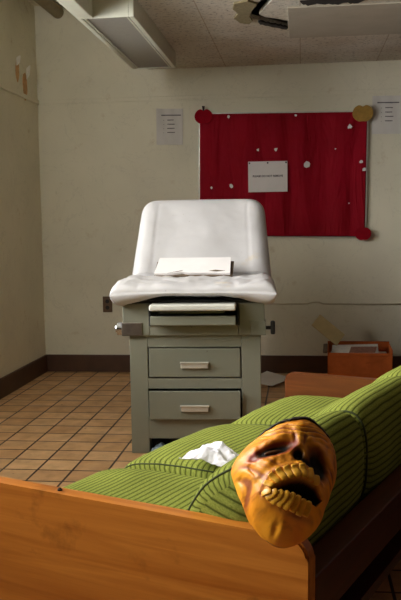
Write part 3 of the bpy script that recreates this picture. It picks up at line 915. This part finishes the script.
def mask_height(x, y, rho):
    """surface height and paint colour of the mask at face coordinates x,y"""
    h = .105 * max(0, 1 - rho ** 2.6) ** .62
    wr = 0.0
    h += .012 * g(ell(x, y, .012, .086, .080, .030))                    # brow bulge
    h += .008 * g(ell(x, y, -.043, .058, .045, .010, .32)) + .010 * g(ell(x, y, .052, .050, .030, .011, -.5))
    h += .008 * g(ell(x, y, .012, .050, .016, .035))                    # nose bridge
    h += .010 * g(ell(x, y, -.062, .000, .030, .026)) + .008 * g(ell(x, y, .078, -.006, .02, .03))   # cheekbones
    eL = ell(x, y, -.042, .031, .040, .0125, .30); eR = ell(x, y, .054, .014, .019, .030, .35)
    h -= .012 * g(eL ** 2, .8) + .030 * g(eR ** 1.5, .8)
    nz = ell(x, y, .010, .022, .011, .013); nz2 = ell(x, y, .028, .010, .009, .009, -.5)
    h += .010 * g(ell(x, y, .013, .024, .028, .022)); h -= .026 * g(nz ** 1.5) + .018 * g(nz2 ** 1.5)
    du = seg_dist(x, y, UPL); dl = seg_dist(x, y, LOW); md = mouth_sd(x, y)
    h += .012 * g((max(md, 0) / .030) ** 2)                              # pushed out jaws
    h += .004 * g((du / .006) ** 2) + .004 * g((dl / .006) ** 2)
    if md < .004: h -= .050 * min(1, (.004 - md) / .012)
    h += .014 * g(ell(x, y, -.020, -.122, .022, .016)) - .012 * g(ell(x, y, -.026, -.115, .007, .010))  # chin and dimple
    # wrinkles
    fw = sin((y - 3.0 * (x - .012) ** 2 + .004 * sin(x * 90)) * 440) * g(ell(x, y, .012, .092, .075, .026)) - 1.3 * (g(ell(x, y, .002, .062, .0035, .014, .2)) + g(ell(x, y, .024, .060, .0035, .014, -.2)))
    ck = sin((x * .75 + y * .45 + .01 * sin(y * 60)) * 300) * (g(ell(x, y, -.085, -.025, .025, .05)) + .8 * g(ell(x, y, .09, .04, .014, .06)))
    cu = sin((y + .55 * x) * 330) * g(ell(x, y, -.055, -.002, .035, .014))
    wr = .0044 * fw + .0042 * ck + .0024 * cu
    h += .007 * fbm((x * 17, y * 17, 5)) * (1 - rho ** 3) * (1 - g((max(md, 0) / .03) ** 2))
    for (ax, ay, bx, by, dd, ww) in ((-.104, -.010, -.076, -.088, .007, .0045), (-.088, .004, -.062, -.060, .004, .004), (-.070, -.085, -.045, -.118, .004, .004), (.092, -.01, .072, -.075, .005, .004)):
        h -= dd * g((seg_dist(x, y, [(ax, ay), (bx, by)]) / ww) ** 2)
    h += wr + .0022 * fbm((x * 45, y * 45, 3)) * (1 - rho ** 4)
    # paint
    base = np.array(lin((250, 178, 36))); ora = np.array(lin((238, 136, 20))); brown = np.array(lin((140, 60, 14))); red = np.array(lin((140, 18, 12))); blk = np.array(lin((12, 8, 8)))
    k = .5 + .5 * fbm((x * 16, y * 16, 7)); col = base * (1 - k) + ora * k
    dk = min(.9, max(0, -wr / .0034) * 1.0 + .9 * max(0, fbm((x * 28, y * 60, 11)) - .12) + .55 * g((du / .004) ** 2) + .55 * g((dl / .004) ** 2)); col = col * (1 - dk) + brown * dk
    rr = min(1, .9 * g((eL - 1.3) ** 2, 1.6) + .55 * g((eR - 1.1) ** 2, 2.0) + .15 * g((nz - 1.1) ** 2, 1.5)); col = col * (1 - rr) + red * rr
    bb_ = min(1, 1.4 * g(eL ** 2, 1.2) + 1.3 * g(eR ** 2, .9) + 1.4 * g(nz ** 2, .7) + 1.2 * g(nz2 ** 2, .8)); col = col * (1 - bb_) + blk * bb_
    if md < .003: q = min(1, (.003 - md) / .004); col = col * (1 - q) + blk * q
    up = g(ell(x, y, -.04, .128, .1, .014)) * .5; col = col * (1 - up) + brown * up
    return h, col


def build_mask():
    n = 130; bm = bmesh.new(); lay = bm.loops.layers.float_color.new('paint'); A = []; Bk = []; cols = {}
    for j in range(n + 1):
        ra = []; rb = []
        for i in range(n + 1):
            u, v = -1 + 2 * i / n, -1 + 2 * j / n
            dx, dy = u * sqrt(1 - v * v / 2), v * sqrt(1 - u * u / 2)
            rho = min(1, math.hypot(dx, dy)); a = math.atan2(dy, dx)
            R_ = mask_r(a); x, y = MC[0] + rho * R_ * cos(a), MC[1] + rho * R_ * sin(a)
            h, c = mask_height(x, y, rho)
            drop = -.030 * max(0, -(y + .06)) / .09 * rho               # the chin folds back over the panel edge
            f = bm.verts.new((x, y, h + drop)); cols[f] = c
            b = bm.verts.new((x * .985, y * .985, min(-.004 + drop + .030 * (1 - rho), h + drop - .004))); cols[b] = np.array(lin((150, 84, 20)))
            ra.append(f); rb.append(b)
        A.append(ra); Bk.append(rb)
    for j in range(n):
        for i in range(n):
            bm.faces.new((A[j][i], A[j][i + 1], A[j + 1][i + 1], A[j + 1][i])); bm.faces.new((Bk[j][i], Bk[j + 1][i], Bk[j + 1][i + 1], Bk[j][i + 1]))
    for i in range(n):
        bm.faces.new((A[0][i], Bk[0][i], Bk[0][i + 1], A[0][i + 1])); bm.faces.new((A[n][i + 1], Bk[n][i + 1], Bk[n][i], A[n][i]))
        bm.faces.new((A[i][0], A[i + 1][0], Bk[i + 1][0], Bk[i][0])); bm.faces.new((A[i][n], Bk[i][n], Bk[i + 1][n], A[i + 1][n]))
    for f in bm.faces:
        for l in f.loops: l[lay] = (*cols[l.vert], 1)
    return bm


link_mesh('face', build_mask(), 'latex', K, smooth=True)


def rho_of(x, y):
    a = math.atan2(y - MC[1], x - MC[0]); return min(1, math.hypot(x - MC[0], y - MC[1]) / mask_r(a))


def along(poly, s):
    L = [math.hypot(poly[i + 1][0] - poly[i][0], poly[i + 1][1] - poly[i][1]) for i in range(len(poly) - 1)]; d = s * sum(L)
    for i, l in enumerate(L):
        if d <= l or i == len(L) - 1:
            q = d / l; return (poly[i][0] + q * (poly[i + 1][0] - poly[i][0]), poly[i][1] + q * (poly[i + 1][1] - poly[i][1]))
        d -= l


UPM = [(-.046, -.054), (-0.024, -.0455), (-0.0085, -0.0390), (0.007, -.0345), (0.0223, -0.0325), (0.047, -0.0380), (.060, -.050)]
LOM = [(-.048, -.059), (-0.0206, -0.0620), (0.0039, -0.0650), (0.0282, -0.0725), (0.052, -0.0715)]


def tooth(p, q, wd):
    """long tooth-like ridge from gum point p to tip q"""
    bm = bmesh.new(); rings = []; m = 9; sg_ = 10
    dx, dy = q[0] - p[0], q[1] - p[1]; L = math.hypot(dx, dy); tx, ty = dx / L, dy / L
    for k in range(m):
        s = k / (m - 1); x, y = p[0] + dx * s, p[1] + dy * s
        h = mask_height(p[0] + dx * min(s, .75), p[1] + dy * min(s, .75), rho_of(x, y))[0] + .001
        w = wd * (sin(pi * (.15 + .70 * s)) ** .35) * (1 if s < .95 else .7)
        rings.append([bm.verts.new((x - ty * w * cos(2 * pi * a / sg_), y + tx * w * cos(2 * pi * a / sg_), h + w * .30 * sin(2 * pi * a / sg_))) for a in range(sg_)])
    for a, b in zip(rings, rings[1:]):
        for i in range(sg_): bm.faces.new((a[i], a[(i + 1) % sg_], b[(i + 1) % sg_], b[i]))
    bm.faces.new(rings[0][::-1]); bm.faces.new(rings[-1]); return bm


for k in range(8):
    s = .06 + k * .115; link_mesh('upper_tooth', tooth(along(UPL, s), along(UPM, s), .0086), 'teeth', K, smooth=True)
for k in range(8):
    s = .04 + k * .115; link_mesh('lower_tooth', tooth(along(LOW, s), along(LOM, s), .0078), 'teeth', K, smooth=True)
# eye half hidden in its socket, wet tongue, black hair line
bm = bmesh.new(); bmesh.ops.create_uvsphere(bm, u_segments=16, v_segments=10, radius=1)
he = mask_height(-.035, .029, rho_of(-.035, .029))[0]
bmesh.ops.transform(bm, matrix=Matrix.Translation((-.040, .031, he - .001)) @ Matrix.Rotation(.3, 4, 'Z') @ Matrix.Diagonal((.022, .0050, .0050, 1)), verts=bm.verts[:]); link_mesh('eye', bm, 'eye', K, smooth=True)
bm = bmesh.new(); bmesh.ops.create_uvsphere(bm, u_segments=20, v_segments=12, radius=1)
ht = mask_height(.018, -.055, rho_of(.018, -.055))[0]
bmesh.ops.transform(bm, matrix=Matrix.Translation((.018, -.058, ht + .002)) @ Matrix.Rotation(-.2, 4, 'Z') @ Matrix.Diagonal((.028, .010, .010, 1)), verts=bm.verts[:]); link_mesh('tongue', bm, 'mouth', K, smooth=True)


def hairf(off):
    def f(u, v):
        a0, a1 = radians(47), radians(128)
        a = a0 + (a1 - a0) * (u + 1) / 2; taper = 1 - .6 * abs(u) ** 3
        rho = 1.02 - .24 * taper * (1 - v) / 2
        R_ = mask_r(a); x, y = MC[0] + rho * R_ * cos(a), MC[1] + rho * R_ * sin(a)
        h = mask_height(x, y, min(rho, .999))[0]
        return (x, y, h + off + (.004 * fbm((u * 6, v * 3, 2)) if off > 0 else 0))
    return f


link_mesh('hair', grid_shell(hairf(.005), hairf(-.006), 90, 10), 'hair', K, smooth=True)
